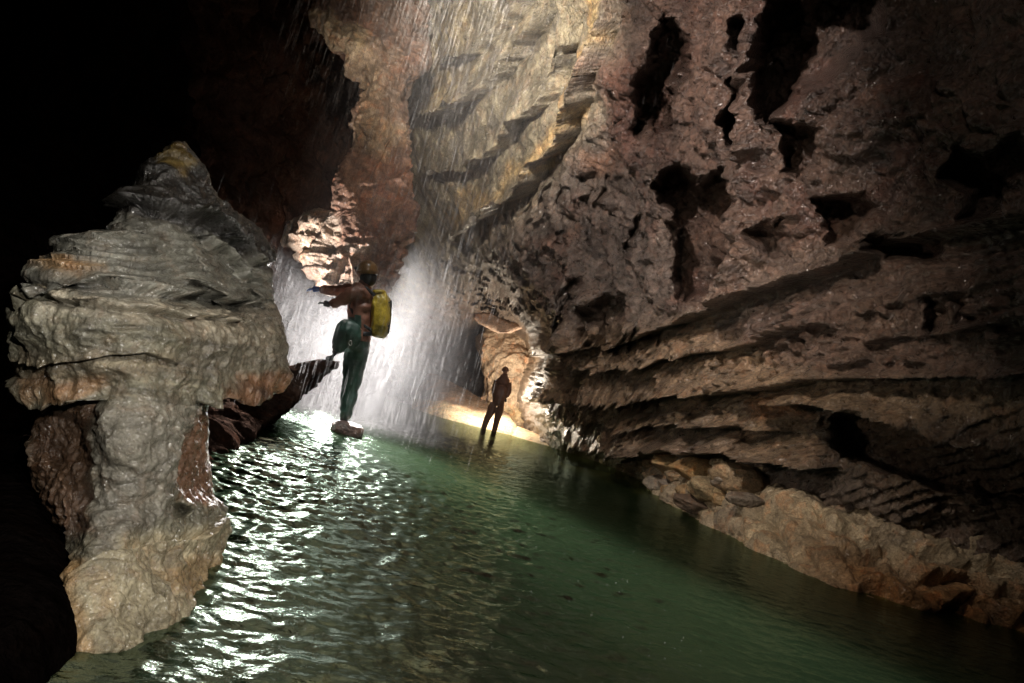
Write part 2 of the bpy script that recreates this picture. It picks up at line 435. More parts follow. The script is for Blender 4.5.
# keep the wall clear of the sight lines over the pool: pull in only, never past 40 % of the way
h = h * (1 - 0.45 * sstep(11, 17, t))
X = B + dirn * h[..., None] - view * HD[..., None]
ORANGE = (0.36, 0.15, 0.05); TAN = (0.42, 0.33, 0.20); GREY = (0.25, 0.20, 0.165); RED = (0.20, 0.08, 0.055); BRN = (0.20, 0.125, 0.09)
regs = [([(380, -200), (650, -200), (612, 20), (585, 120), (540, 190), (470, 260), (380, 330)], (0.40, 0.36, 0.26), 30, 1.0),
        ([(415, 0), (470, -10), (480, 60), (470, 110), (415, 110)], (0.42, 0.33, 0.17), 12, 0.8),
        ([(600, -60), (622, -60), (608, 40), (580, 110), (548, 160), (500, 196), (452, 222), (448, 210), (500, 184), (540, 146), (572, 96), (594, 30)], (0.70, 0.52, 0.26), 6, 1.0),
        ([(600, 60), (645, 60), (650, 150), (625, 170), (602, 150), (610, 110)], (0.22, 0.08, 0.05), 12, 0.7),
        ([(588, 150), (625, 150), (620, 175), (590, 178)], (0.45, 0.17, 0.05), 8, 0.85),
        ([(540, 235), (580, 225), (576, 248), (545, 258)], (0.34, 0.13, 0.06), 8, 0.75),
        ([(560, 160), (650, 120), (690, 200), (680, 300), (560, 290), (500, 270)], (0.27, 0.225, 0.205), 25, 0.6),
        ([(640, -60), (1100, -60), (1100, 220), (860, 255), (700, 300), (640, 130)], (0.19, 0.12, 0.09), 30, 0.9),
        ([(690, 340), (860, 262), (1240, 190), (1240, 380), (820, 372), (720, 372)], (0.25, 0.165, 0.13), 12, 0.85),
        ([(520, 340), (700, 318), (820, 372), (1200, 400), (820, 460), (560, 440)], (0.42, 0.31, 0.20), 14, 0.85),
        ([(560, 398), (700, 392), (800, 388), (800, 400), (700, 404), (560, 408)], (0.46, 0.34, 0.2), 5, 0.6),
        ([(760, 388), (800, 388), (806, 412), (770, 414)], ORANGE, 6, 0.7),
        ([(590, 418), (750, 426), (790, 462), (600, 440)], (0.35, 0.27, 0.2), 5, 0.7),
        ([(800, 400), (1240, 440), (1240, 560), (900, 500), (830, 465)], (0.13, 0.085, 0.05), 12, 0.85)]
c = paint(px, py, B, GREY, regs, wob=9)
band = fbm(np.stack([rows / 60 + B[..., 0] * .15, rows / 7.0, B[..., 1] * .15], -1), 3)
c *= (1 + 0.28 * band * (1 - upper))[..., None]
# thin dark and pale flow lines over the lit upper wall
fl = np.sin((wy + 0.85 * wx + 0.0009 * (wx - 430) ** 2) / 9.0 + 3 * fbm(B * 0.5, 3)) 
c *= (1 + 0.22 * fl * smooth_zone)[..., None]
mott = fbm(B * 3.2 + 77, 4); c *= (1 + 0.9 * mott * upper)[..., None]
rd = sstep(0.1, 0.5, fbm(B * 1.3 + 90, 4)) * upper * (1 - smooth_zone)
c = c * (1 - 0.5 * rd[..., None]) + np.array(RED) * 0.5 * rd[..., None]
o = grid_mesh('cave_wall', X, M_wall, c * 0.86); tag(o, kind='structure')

# ================================================================== LEFT AND BACK WALL (dark, seen through the falling water)
D_left = Depth([(-200, 400, 2.3), (-200, 0, 3.6), (0, 0, 4.6), (0, 640, 1.12), (60, 600, 1.34), (70, 500, 2.0), (0, 480, 1.85), (60, 480, 2.02), (0, 420, 2.45), (50, 425, 2.55), (105, 440, 2.8), (0, 300, 3.1), (70, 300, 3.6), (180, 100, 8.5), (200, 420, 8.0), (260, 200, 11.2), (260, 420, 13.0), (300, 430, 15.0), (340, 100, 15.5),
                (340, 380, 19.0), (430, 380, 32.0), (430, 100, 18), (470, 250, 24), (250, -150, 9.5), (430, -150, 13), (-200, 620, 1.0), (480, 400, 32)])
gx = np.linspace(-420, 385, 420); gy = np.linspace(-240, 800, 470)
px, py = np.meshgrid(gx, gy); t = D_left(px, py); B = P(px, py, t)
n = normals(B); n *= np.sign(((CP - B) * n).sum(-1, keepdims=True))
f1, f2, idd = worley(B * 1.1 + fbm(B, 2)[..., None] * 0.5)
h = 0.8 * fbm(B * 0.4, 4) + 0.3 * np.sqrt(np.clip(f2 - f1, 0, 1)) + 0.3 * (idd - .5) * sstep(0, .2, f2 - f1) + 0.25 * fbm(B * 2, 4)
X = B + n * (h * np.clip(t / 9, .08, 1))[..., None]
c = paint(px, py, B, (0.004, 0.003, 0.0028), [([(190, -100), (330, -100), (330, 450), (200, 450)], (0.05, 0.03, 0.024), 30, 0.9), ([(300, -60), (430, -60), (430, 300), (330, 300)], (0.12, 0.075, 0.06), 30, 0.8),  # near-black left part puts the unlit dark into the colour
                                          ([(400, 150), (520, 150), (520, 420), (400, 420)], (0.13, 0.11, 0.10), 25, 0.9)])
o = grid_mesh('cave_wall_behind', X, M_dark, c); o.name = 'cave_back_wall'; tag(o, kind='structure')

# vault over the pool, so lamps light a closed passage from anywhere
gx = np.linspace(-14, 14, 60); gy = np.linspace(-8, 34, 80)
xx, yy = np.meshgrid(gx, gy)
zz = 15.0 - 0.03 * xx ** 2 + 1.2 * fbm(np.stack([xx, yy, xx * 0], -1) * 0.25, 4)
o = grid_mesh('cave_ceiling', np.stack([xx, yy, zz], -1), M_dark, np.zeros(xx.shape + (3,)) + (0.12, 0.08, 0.06)); tag(o, kind='structure')

# ================================================================== ring-stack rocks: outline per row, rounded towards the back
def ring_rock(name, mat, rows, depthf, thick, nrow, ncol, relief, colf, origin_px=None, bulge=0.35, wob=0.0):
    """rows: [(y, xl, xr)] outline; depthf(px,py): distance; thick: how far it runs back"""
    ys = [r[0] for r in rows]
    y = np.linspace(ys[0], ys[-1], nrow)
    xl = np.interp(y, ys, [r[1] for r in rows]); xr = np.interp(y, ys, [r[2] for r in rows])
    th = np.concatenate([np.linspace(-np.pi / 2, np.pi / 2, int(ncol * .75), endpoint=False), np.linspace(np.pi / 2, 1.5 * np.pi, ncol - int(ncol * .75), endpoint=False)])
    s = np.sin(th); co = np.cos(th)
    ss = np.sign(s) * np.abs(s) ** 0.85
    px = (xl + xr)[:, None] / 2 + (xr - xl)[:, None] / 2 * ss[None]
    py = np.repeat(y[:, None], ncol, 1)
    d = depthf(px, py)
    cc = np.where(co > 0, co, co)[None]
    t = d + np.where(cc > 0, bulge * (1 - np.sqrt(np.clip(cc, 0, 1))), bulge + thick * (-cc))
    B = P(px, py, t)
    n = normals(B, True)
    cen = B.mean(1, keepdims=True); n = n * np.sign(((B - cen) * n).sum(-1).mean())
    front = sstep(-0.2, 0.25, cc)
    hh = relief(px, py, B, front); hd = 0
    if isinstance(hh, tuple): hh, hd = hh; hd = hd[..., None]
    view = CP - B; view /= np.linalg.norm(view, axis=-1, keepdims=True)
    dr = n * 0.8 + view * 0.2; dr /= np.linalg.norm(dr, axis=-1, keepdims=True)
    X = B + dr * hh[..., None] - view * hd
    c = colf(px, py, B)
    org = X[-1].mean(0)
    return grid_mesh(name, X, mat, c, closed=True, caps=True, origin=org), X

# ---- left outcrop, 1.5 m from the lens
out_rows = [(143, 176, 183), (150, 172, 190), (162, 166, 196), (175, 150, 205), (190, 140, 208), (205, 133, 216), (214, 134, 226), (222, 128, 236), (229, 120, 246),
            (236, 108, 250), (238, 56, 252), (243, 50, 256), (252, 56, 260), (262, 36, 264), (268, 26, 266), (275, 24, 270), (284, 40, 272), (294, 40, 274), (300, 30, 272), (306, 24, 274),
            (309, 8, 274), (318, 10, 276), (330, 16, 278), (345, 18, 279), (360, 24, 281), (375, 30, 280), (386, 28, 262), (396, 48, 236), (402, 50, 214),
            (412, 42, 212), (430, 36, 212), (450, 34, 210), (475, 40, 212), (495, 46, 214), (512, 60, 224), (530, 70, 226), (545, 74, 220), (562, 76, 216),
            (576, 76, 208), (590, 75, 206), (604, 75, 206), (622, 74, 205), (640, 72, 204), (680, 72, 204), (760, 72, 200)]
def bottom_cut(px): return interp([(60, 640), (76, 637), (110, 628), (140, 606), (165, 594), (190, 588), (206, 560), (226, 556)], px)
D_out = Depth([(75, 635, 1.20), (140, 606, 1.38), (206, 565, 1.74), (20, 320, 1.45), (150, 320, 1.55), (275, 350, 2.15), (180, 150, 2.0), (212, 450, 1.95), (50, 450, 1.65), (130, 450, 1.50), (250, 250, 2.1), (75, 760, 1.2), (200, 760, 1.6)])
def out_relief(px, py, B, front):
    wx = px + fbm(B * 6, 3) * 14; wy = py + fbm(B * 6 + 31, 3) * 10
    h = np.zeros_like(px)
    def led(line, amp, below, above, r=2.0):
        d, f = linedist(line, wx, wy)
        up = (d <= 0) * np.exp(-np.abs(d) / above); lo = (d > 0) * sstep(0, r, d) * np.exp(-np.clip(d - r, 0, None) / below)
        edge = (d > 0) * (1 - sstep(0, r, d))
        return f * amp * (up + edge - 0.9 * lo)
    HO = np.zeros_like(px)
    lam = (1 - sstep(-8, 8, sdf([(50, 232), (200, 225), (290, 290), (262, 330), (110, 300), (30, 275)], wx, wy)))
    rr = wy - 0.10 * (wx - 150) - 12 * np.sin(wx / 55.0)
    ph = rr / 9.0 + 0.35 * fbm(B * 4, 2)
    saw = ph - np.floor(ph)
    h += lam * 0.011 * (saw ** 1.5 - 0.5) * (0.7 + 0.6 * sstep(-.3, .3, fbm(B * 4 + 5, 2)))
    h += led([(40, 286), (100, 284), (120, 290), (200, 296), (262, 300)], 0.035, 9, 10)
    h += led([(8, 306), (50, 300), (100, 306), (150, 312), (200, 318), (240, 318)], 0.030, 6, 14)
    h += led([(30, 356), (80, 358), (140, 352), (180, 360)], 0.020, 8, 14)
    h += led([(20, 380), (60, 392), (100, 398)], 0.05, 20, 10)
    h += led([(196, 398), (215, 394), (250, 386), (290, 378)], 0.05, 60, 14, 3)
    h += led([(130, 206), (160, 214), (200, 222), (240, 240), (262, 262)], 0.05, 8, 10)
    h += led([(196, 226), (215, 246), (240, 262), (262, 280)], 0.03, 6, 8)
    h += led([(80, 592), (110, 560), (150, 545), (200, 535), (228, 520)], -0.02, 14, 10)
    # black gaps between the leaves, deep
    for poly, dp in (([(180, 278), (200, 284), (214, 296), (222, 312), (206, 310), (190, 296)], 0.10), ([(205, 300), (226, 304), (256, 288), (262, 298), (236, 316), (214, 322)], 0.10), ([(186, 256), (194, 258), (204, 276), (226, 290), (214, 290), (194, 274)], 0.05), ([(236, 312), (268, 296), (272, 302), (244, 320)], 0.06),
                     ([(100, 278), (150, 286), (180, 282), (178, 288), (150, 293), (104, 284)], 0.05), ([(110, 322), (140, 324), (136, 330), (112, 328)], 0.03),
                     ([(168, 507), (182, 504), (190, 512), (186, 524), (174, 518)], 0.10),
                     ([(40, 412), (92, 420), (98, 480), (92, 530), (76, 545), (70, 490), (50, 450)], 0.05)):
        s = sdf(poly, px + fbm(B * 5, 2) * 10, py + fbm(B * 5 + 9, 2) * 8); HO = np.maximum(HO, dp * 1.2 * (1 - sstep(-7, 1.0, s)))
    # crack in the foot block
    cr = sdf([(168, 538), (172, 540), (166, 560), (166, 592), (162, 592), (162, 560)], wx, wy); h -= 0.03 * (1 - sstep(-1, 2.5, cr))
    # right flank under the overhang falls back
    s = sdf([(172, 440), (205, 398), (300, 392), (300, 500), (212, 505), (176, 500)], wx, wy); h -= 0.02 * (1 - sstep(-14, 3, s))
    col = 1 - sstep(-10, 10, sdf([(90, 400), (200, 400), (172, 450), (168, 520), (90, 560), (98, 480)], wx, wy))
    h += 0.02 * col
    # overhanging foot: block ends above the waterline on the left
    f1, f2, idd = worley(B * 9 + fbm(B * 6, 2)[..., None] * .5)
    dark = sstep(-6, 6, sdf([(130, 225), (240, 225), (300, 300), (300, 100), (130, 100)], wx, wy))
    h += (1 - dark) * (1 - .6 * lam) * 0.022 * (idd - .4) * sstep(0, .15, f2 - f1)
    h += 0.05 * fbm(B * 3, 3) + 0.024 * ridge(B * 8, 3) * (1 - lam * .8) + 0.011 * fbm(B * 30, 3) * (1 - .5 * lam) + 0.0025 * fbm(B * 80, 2)
    g1, g2, gid = worley(B * 22); h += 0.006 * np.sqrt(np.clip(g2 - g1, 0, 1)) * (wy > 395)
    cut = sstep(0, 10, py - bottom_cut(px))
    return h * (0.25 + 0.75 * front), HO * front
def out_col(px, py, B):
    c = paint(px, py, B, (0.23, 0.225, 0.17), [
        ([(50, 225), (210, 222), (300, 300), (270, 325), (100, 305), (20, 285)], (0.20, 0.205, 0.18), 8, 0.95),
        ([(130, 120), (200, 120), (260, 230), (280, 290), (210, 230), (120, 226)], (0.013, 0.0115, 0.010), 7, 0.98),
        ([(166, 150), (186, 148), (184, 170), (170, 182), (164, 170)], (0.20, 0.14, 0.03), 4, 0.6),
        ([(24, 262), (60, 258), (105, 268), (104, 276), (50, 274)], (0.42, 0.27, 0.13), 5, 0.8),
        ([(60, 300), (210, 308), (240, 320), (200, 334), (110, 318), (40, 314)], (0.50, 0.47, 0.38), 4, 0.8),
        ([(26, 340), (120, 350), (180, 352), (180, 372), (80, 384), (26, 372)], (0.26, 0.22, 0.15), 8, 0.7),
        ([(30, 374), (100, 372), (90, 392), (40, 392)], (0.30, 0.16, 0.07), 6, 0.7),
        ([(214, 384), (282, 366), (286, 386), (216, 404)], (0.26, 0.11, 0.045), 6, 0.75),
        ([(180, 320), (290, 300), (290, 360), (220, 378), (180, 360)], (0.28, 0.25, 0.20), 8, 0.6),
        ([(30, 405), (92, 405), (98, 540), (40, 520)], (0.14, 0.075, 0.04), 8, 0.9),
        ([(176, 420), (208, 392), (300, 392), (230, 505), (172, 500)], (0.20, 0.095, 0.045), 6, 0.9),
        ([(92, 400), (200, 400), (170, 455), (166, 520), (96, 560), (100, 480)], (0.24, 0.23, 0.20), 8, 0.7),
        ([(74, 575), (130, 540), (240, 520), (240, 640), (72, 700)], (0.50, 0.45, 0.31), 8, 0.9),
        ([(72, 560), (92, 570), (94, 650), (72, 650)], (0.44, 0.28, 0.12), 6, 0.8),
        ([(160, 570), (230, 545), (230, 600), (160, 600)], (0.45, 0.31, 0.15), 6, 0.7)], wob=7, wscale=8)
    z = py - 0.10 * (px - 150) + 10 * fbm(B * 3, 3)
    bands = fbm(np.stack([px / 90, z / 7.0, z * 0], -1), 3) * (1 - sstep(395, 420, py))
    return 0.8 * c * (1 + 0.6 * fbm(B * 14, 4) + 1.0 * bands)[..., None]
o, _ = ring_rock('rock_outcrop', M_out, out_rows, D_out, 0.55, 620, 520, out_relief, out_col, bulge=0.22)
tag(o, 'wet grey layered rock outcrop overhanging the water at the left, with an ochre foot', 'rock outcrop')

# ---- hanging pillar of brown rock above the near caver
pil_rows = [(-190, 235, 460), (-60, 280, 442), (0, 312, 428), (20, 316, 426), (40, 330, 424), (60, 345, 425), (80, 358, 414), (100, 364, 405), (130, 360, 403), (160, 350, 405), (180, 344, 411),
            (200, 337, 411), (216, 330, 410), (224, 296, 409), (232, 289, 408), (240, 293, 408), (252, 302, 404), (262, 312, 400), (276, 314, 396), (284, 318, 390), (291, 330, 382), (296, 345, 372)]
D_pil = Depth([(310, 0, 10.3), (430, 0, 10.6), (350, 160, 9.6), (400, 160, 9.9), (300, 235, 9.6), (350, 290, 9.2), (395, 280, 9.5), (330, -190, 11), (360, 100, 10)])
def pil_relief(px, py, B, front):
    f1, f2, idd = worley(B * np.array([2.6, 2.6, 1.5]) + fbm(B, 2)[..., None] * .5)
    h = 0.35 * fbm(B * 0.9, 4) + 0.28 * (idd - .5) * sstep(0, .15, f2 - f1) + 0.12 * fbm(B * 4, 4) + 0.06 * ridge(B * np.array([3, 3, 9.]), 3)
    low = sstep(225, 250, py)
    z = B[..., 2]; ph = z * 4.2 + fbm(B * 1.5, 3) * .8; h += low * 0.10 * ((ph - np.floor(ph)) - .5)
    s = sdf([(338, 180), (346, 180), (332, 250), (318, 290), (308, 290), (322, 240)], px, py); h -= 0.08 * (1 - sstep(-3, 5, s))
    return h * (0.4 + 0.6 * front)
def pil_col(px, py, B):
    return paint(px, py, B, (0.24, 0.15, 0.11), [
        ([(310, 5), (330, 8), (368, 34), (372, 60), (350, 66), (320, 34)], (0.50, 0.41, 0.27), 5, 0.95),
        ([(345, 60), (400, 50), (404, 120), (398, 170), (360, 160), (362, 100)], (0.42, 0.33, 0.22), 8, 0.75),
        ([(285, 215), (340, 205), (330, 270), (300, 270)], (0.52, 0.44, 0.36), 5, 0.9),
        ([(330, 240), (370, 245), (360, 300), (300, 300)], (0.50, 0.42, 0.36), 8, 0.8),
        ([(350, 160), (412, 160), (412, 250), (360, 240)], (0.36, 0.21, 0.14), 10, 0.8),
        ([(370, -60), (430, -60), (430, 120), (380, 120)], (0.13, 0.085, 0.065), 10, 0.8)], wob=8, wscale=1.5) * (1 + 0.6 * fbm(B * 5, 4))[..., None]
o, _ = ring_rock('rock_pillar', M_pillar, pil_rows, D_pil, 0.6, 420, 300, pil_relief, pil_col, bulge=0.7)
tag(o, 'reddish brown rock pillar hanging from the roof down to the near caver\'s helmet', 'rock pillar')

# ---- added mass behind the outcrop to block glare; unlit dark painted near-black
glare_block_rows = [(388, -300, -40), (396, -300, 20), (412, -300, 46), (440, -300, 66), (500, -300, 92), (560, -300, 96), (640, -300, 92), (820, -300, 90)]
D_glare_block = Depth([(0, 400, 2.5), (60, 430, 2.2), (0, 500, 1.72), (80, 500, 1.92), (0, 640, 1.08), (80, 640, 1.30), (-300, 400, 2.0), (-300, 640, 1.0), (0, 800, .9), (80, 800, 1.1)])
o, _ = ring_rock('cave_wall', M_dark, glare_block_rows, D_glare_block, 0.7, 160, 150, lambda px, py, B, f: (0.10 * fbm(B * 3, 4) + 0.03 * fbm(B * 12, 3)) * f,
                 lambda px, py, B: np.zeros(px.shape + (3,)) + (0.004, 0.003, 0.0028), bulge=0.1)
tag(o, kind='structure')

# ---- dark ledge the near caver puts one foot on
led_rows = [(361, 322, 336), (365, 306, 336), (372, 282, 328), (380, 252, 318), (390, 222, 308), (402, 200, 294), (418, 188, 274), (440, 180, 246), (465, 176, 214), (500, 172, 190)]
D_led = Depth([(332, 362, 7.0), (300, 388, 6.2), (250, 430, 4.75), (205, 465, 3.3), (182, 495, 2.7), (200, 400, 4.6)])
def dk_relief(px, py, B, front): return (0.12 * fbm(B * 2, 4) + 0.05 * fbm(B * 8, 3)) * np.clip(np.linalg.norm(B - CP, axis=-1) / 7, .2, 1)
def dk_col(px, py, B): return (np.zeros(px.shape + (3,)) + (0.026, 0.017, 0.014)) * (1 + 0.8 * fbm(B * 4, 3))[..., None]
o, _ = ring_rock('rock_ledge', M_dark, led_rows, D_led, 1.6, 160, 130, dk_relief, dk_col, bulge=0.3)
tag(o, 'dark brown rock ledge sloping down to the water behind the left outcrop', 'rock ledge')

# ---- far flowstone mound and pale slab
fl_rows = [(318, 486, 532), (330, 482, 540), (345, 480, 536), (360, 480, 545), (372, 481, 546), (384, 484, 546), (396, 484, 542), (408, 480, 540), (416, 474, 545), (424, 466, 556), (436, 456, 566)]
def fl_relief(px, py, B, front):
    f1, f2, idd = worley(B * 1.3 + fbm(B, 2)[..., None] * .5)
    s = sdf([(526, 358), (545, 360), (548, 382), (536, 376)], px, py)
    return 0.5 * fbm(B * 0.6, 4) + 0.25 * (idd - .5) * sstep(0, .2, f2 - f1) + 0.10 * fbm(B * 3, 3) + 0.3 * (1 - sstep(-4, 4, s))
def fl_col(px, py, B):
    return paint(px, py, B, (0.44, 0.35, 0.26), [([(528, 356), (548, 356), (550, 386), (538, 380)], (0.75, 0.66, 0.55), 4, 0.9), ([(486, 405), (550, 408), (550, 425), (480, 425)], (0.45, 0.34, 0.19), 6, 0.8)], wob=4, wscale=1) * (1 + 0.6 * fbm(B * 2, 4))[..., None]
D_fl = Depth([(480, 350, 25.4), (545, 350, 25), (480, 430, 25), (550, 430, 24), (510, 320, 26)])
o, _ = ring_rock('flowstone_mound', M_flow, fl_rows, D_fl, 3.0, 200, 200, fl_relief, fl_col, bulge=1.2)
tag(o, 'lit tan flowstone mound behind the distant caver', 'flowstone')
sl_rows = [(309, 480, 500), (312, 475, 520), (318, 474, 534), (324, 478, 536), (329, 490, 520), (333, 498, 510)]
o, _ = ring_rock('rock_slab', M_flow, sl_rows, Depth([(475, 318, 24.2), (535, 318, 23.8), (500, 332, 23.6)]), 2.0, 50, 90, lambda px, py, B, f: 0.08 * fbm(B * 1.5, 3),
                 lambda px, py, B: np.zeros(px.shape + (3,)) + (0.58, 0.45, 0.37), bulge=0.5)
tag(o, 'smooth pinkish rock slab jutting out above the distant caver', 'rock slab')

# ================================================================== POOL
gx = np.concatenate([np.linspace(-330, -20, 90), np.linspace(-18, 700, 620), np.linspace(703, 1350, 240)])
# rows: spread by distance from the lens along the water
yy = np.concatenate([np.linspace(-5.0, 0.5, 40), np.geomspace(0.55, 9.0, 760)[:], np.geomspace(9.03, 34, 260)])
s = (np.linspace(-1, 1, 640))
xx = np.zeros((len(yy), len(s))); half = 1.2 + 0.95 * np.clip(yy, 0.6, None)
xx = s[None] * half[:, None] * 1.0 - 0.0
xx = np.where(yy[:, None] < 0.6, s[None] * 6, xx)
YY = np.repeat(yy[:, None], len(s), 1)
Q = np.stack([xx, YY, xx * 0], -1)
c0 = G(370, 428)                                            # where the fall lands
dd = np.hypot(xx - c0[0], YY - c0[1])
hw = 0.0062 * perlin(Q * np.array([8.0, 9.0, 1]) + fbm(Q * 2, 2)[..., None] * .6) + 0.0042 * perlin(Q * np.array([16, 17, 1]) + 7) + 0.0020 * perlin(Q * np.array([33, 35, 1]) + 3)
ring = np.sin(dd * 22 + 2.0 * fbm(Q * 1.5, 2)) * 0.0022 * np.exp(-dd / 5.0)
near = np.exp(-(dd / 2.6) ** 2)
g0 = G(280, 470); hw = hw * (0.29 + 1.9 * near + 2.3 * np.exp(-((xx - g0[0]) ** 2 + (YY - g0[1]) ** 2) / 2.1 ** 2)) + ring + near * 0.008 * perlin(Q * 16)
Z = hw
# how shallow: close to the right bank and the far gravel
bankpts = [G(a, b)[:2] for a, b in ((425, 407), (455, 416), (490, 428), (530, 440), (570, 450), (600, 460), (640, 480), (700, 518), (760, 548), (830, 580), (900, 603), (960, 614), (1060, 640))]
md = np.full(xx.shape, 1e9)
for a, b in zip(bankpts[:-1], bankpts[1:]):
    e = b - a; tt = np.clip(((xx - a[0]) * e[0] + (YY - a[1]) * e[1]) / (e @ e), 0, 1)
    md = np.minimum(md, np.hypot(xx - a[0] - e[0] * tt, YY - a[1] - e[1] * tt))
farw = sstep(8, 15, YY)
shallow = np.exp(-(md / (0.25 + 2.2 * farw)) ** 1.3)
N = NT('pool_water')
geo = N.n('ShaderNodeNewGeometry').outputs['Position']
at = N.n('ShaderNodeAttribute'); at.attribute_name = 'shallow'
body = N.n('ShaderNodeBsdfDiffuse')
nb = N.noise(geo, 0.7, 4, 0.6)
N.l(N.ramp(nb, [(0.3, (0.0055, 0.0115, 0.0052)), (0.7, (0.0095, 0.0175, 0.008))]), body.inputs[0])
clear = N.n('ShaderNodeBsdfTransparent'); clear.inputs[0].default_value = (0.62, 0.72, 0.50, 1)
mx = N.n('ShaderNodeMixShader'); N.l(N.math('MULTIPLY', at.outputs['Fac'], 0.85), mx.inputs[0]); N.l(body.outputs[0], mx.inputs[1]); N.l(clear.outputs[0], mx.inputs[2])
upn = N.n('ShaderNodeCombineXYZ'); upn.inputs[2].default_value = 1.0; N.l(upn.outputs[0], body.inputs['Normal'])   # light scattered inside the water does not follow the ripples
gl = N.n('ShaderNodeBsdfGlossy'); gl.inputs['Roughness'].default_value = 0.06; gl.inputs[0].default_value = (0.80, 1.0, 0.84, 1)
mp = N.n('ShaderNodeMapping'); N.l(geo, mp.inputs[0]); mp.inputs['Scale'].default_value = (1, 1.35, 1)
nn = N.math('ADD', N.noise(mp.outputs[0], 9, 4, 0.55, 0.4), N.math('MULTIPLY', N.noise(mp.outputs[0], 42, 3, 0.6), 0.22))
bp = N.n('ShaderNodeBump'); bp.inputs['Distance'].default_value = 0.007; N.l(nn, bp.inputs['Height'])
N.l(bp.outputs[0], gl.inputs['Normal'])
fr = N.n('ShaderNodeFresnel'); fr.inputs[0].default_value = 1.33; N.l(bp.outputs[0], fr.inputs['Normal'])
m2 = N.n('ShaderNodeMixShader'); N.l(N.math('MULTIPLY', fr.outputs[0], 0.28), m2.inputs[0]); N.l(mx.outputs[0], m2.inputs[1]); N.l(gl.outputs[0], m2.inputs[2])
N.l(m2.outputs[0], N.out.inputs[0])
o = grid_mesh('water', np.stack([xx, YY, Z], -1), N.m, None, extra={'shallow': shallow}); tag(o, kind='structure')
# bed under the pool
gx = np.linspace(-12, 14, 120); gy = np.linspace(-5, 34, 160); xx, yy2 = np.meshgrid(gx, gy)
md = np.full(xx.shape, 1e9)
for a, b in zip(bankpts[:-1], bankpts[1:]):
    e = b - a; tt = np.clip(((xx - a[0]) * e[0] + (yy2 - a[1]) * e[1]) / (e @ e), 0, 1)
    md = np.minimum(md, np.hypot(xx - a[0] - e[0] * tt, yy2 - a[1] - e[1] * tt))
zz = -0.12 - 0.9 * (1 - np.exp(-md / 2.5)) + 0.05 * fbm(np.stack([xx, yy2, xx * 0], -1) * 1.5, 3)
o = grid_mesh('pool_bed', np.stack([xx, yy2, zz], -1), M_flow, np.zeros(xx.shape + (3,)) + (0.42, 0.34, 0.17)); tag(o, kind='structure')

# ================================================================== BANKS
def strip(name, mat, water_px, top_px, top_lift, width, bulge, ns, nt_, relief, colf, sink=0.35):
    wp = np.array([G(a, b) for a, b in water_px]); tp = []
    for (a, b), L in zip(top_px, width): tp.append(P(a, b, L))
    tp = np.array(tp)
    k = np.concatenate([[0], np.cumsum(np.linalg.norm(np.diff(np.array(water_px, float), axis=0), axis=1))]); k /= k[-1]
    u = np.linspace(0, 1, ns)
    A = np.stack([np.interp(u, k, wp[:, q]) for q in range(3)], 1); T = np.stack([np.interp(u, k, tp[:, q]) for q in range(3)], 1)
    v = np.linspace(-0.35, 1.35, nt_)
    X = A[None] + (T - A)[None] * v[:, None, None]
    vv = np.clip(v, 0, 1); X[..., 2] += (bulge * np.sin(vv * np.pi))[:, None]
    X[..., 2] = np.where(v[:, None] < 0, -sink * (-v[:, None] / 0.35), X[..., 2])
    n = normals(X); n *= np.where(n[..., 2:3] < 0, -1, 1)
    hh = relief(X, v[:, None], u[None])
    Y = X + n * hh[..., None]
    o = grid_mesh(name, Y, mat, colf(X, v[:, None], u[None])); tag(o, kind='structure'); return Y
wpx = [(585, 453), (600, 461), (640, 482), (700, 519), (760, 550), (830, 582), (900, 604), (960, 614), (1060, 642), (1180, 690)]
tpx = [(582, 443), (600, 446), (640, 451), (700, 456), (760, 463), (830, 474), (900, 500), (960, 520), (1060, 556), (1180, 600)]
tw = [19.8, 17.4, 12.6, 9.4, 7.9, 7.0, 6.4, 6.1, 5.6, 5.0]
def bank_relief(X, v, u):
    f1, f2, idd = worley(X * 2.4 + fbm(X, 2)[..., None] * .5); g1, g2, gid = worley(X * 6)
    k = 1 - sstep(0.34, 0.52, u)                        # rubble at the far end, sheets nearer
    h = k * (0.26 * np.sqrt(np.clip(f2 - f1, 0, 1)) + 0.10 * (idd - .5)) + (1 - k) * (0.12 * fbm(X * 1.5, 4) + 0.05 * ridge(X * 3, 3))
    h = h + 0.05 * np.sqrt(np.clip(g2 - g1, 0, 1)) + 0.04 * fbm(X * 7, 4)
    ph = X[..., 2] * 3.2 + X[..., 0] * 0.9 + fbm(X * 1.2, 3) * .8
    uu = u + 0 * v; vv = v + 0 * u
    q = vv * 5.5 + 1.5 * fbm(np.stack([uu * 9, vv * 1.5, uu * 0], -1), 3) - uu * 1.6
    fq = q - np.floor(q); st = np.minimum(fq / .22, (1 - fq) / .78)
    h = h + (1 - k) * 0.17 * (st - .5) + (1 - k) * 0.05 * fbm(np.stack([uu * 26, vv * 22, uu * 0], -1), 3)
    return h * sstep(-0.3, 0.05, v)
def bank_col(X, v, u):
    c = np.zeros(X.shape) + (0.50, 0.44, 0.32)
    og = sstep(0.35, 0.05, v + 0.12 * fbm(X * 2, 3)) * sstep(0.35, 0.5, u)
    c = c * (1 - og[..., None]) + np.array((0.34, 0.19, 0.08)) * og[..., None]
    g = sstep(0.0, 0.4, fbm(X * 1.4 + 8, 3)); c = c * (1 - .5 * g[..., None]) + np.array((0.26, 0.23, 0.20)) * .5 * g[..., None]
    return c * (1 + 0.6 * fbm(X * 4, 4))[..., None]
BX = strip('rock_bank', M_bank, wpx, tpx, 0, tw, 0.10, 560, 190, bank_relief, bank_col)
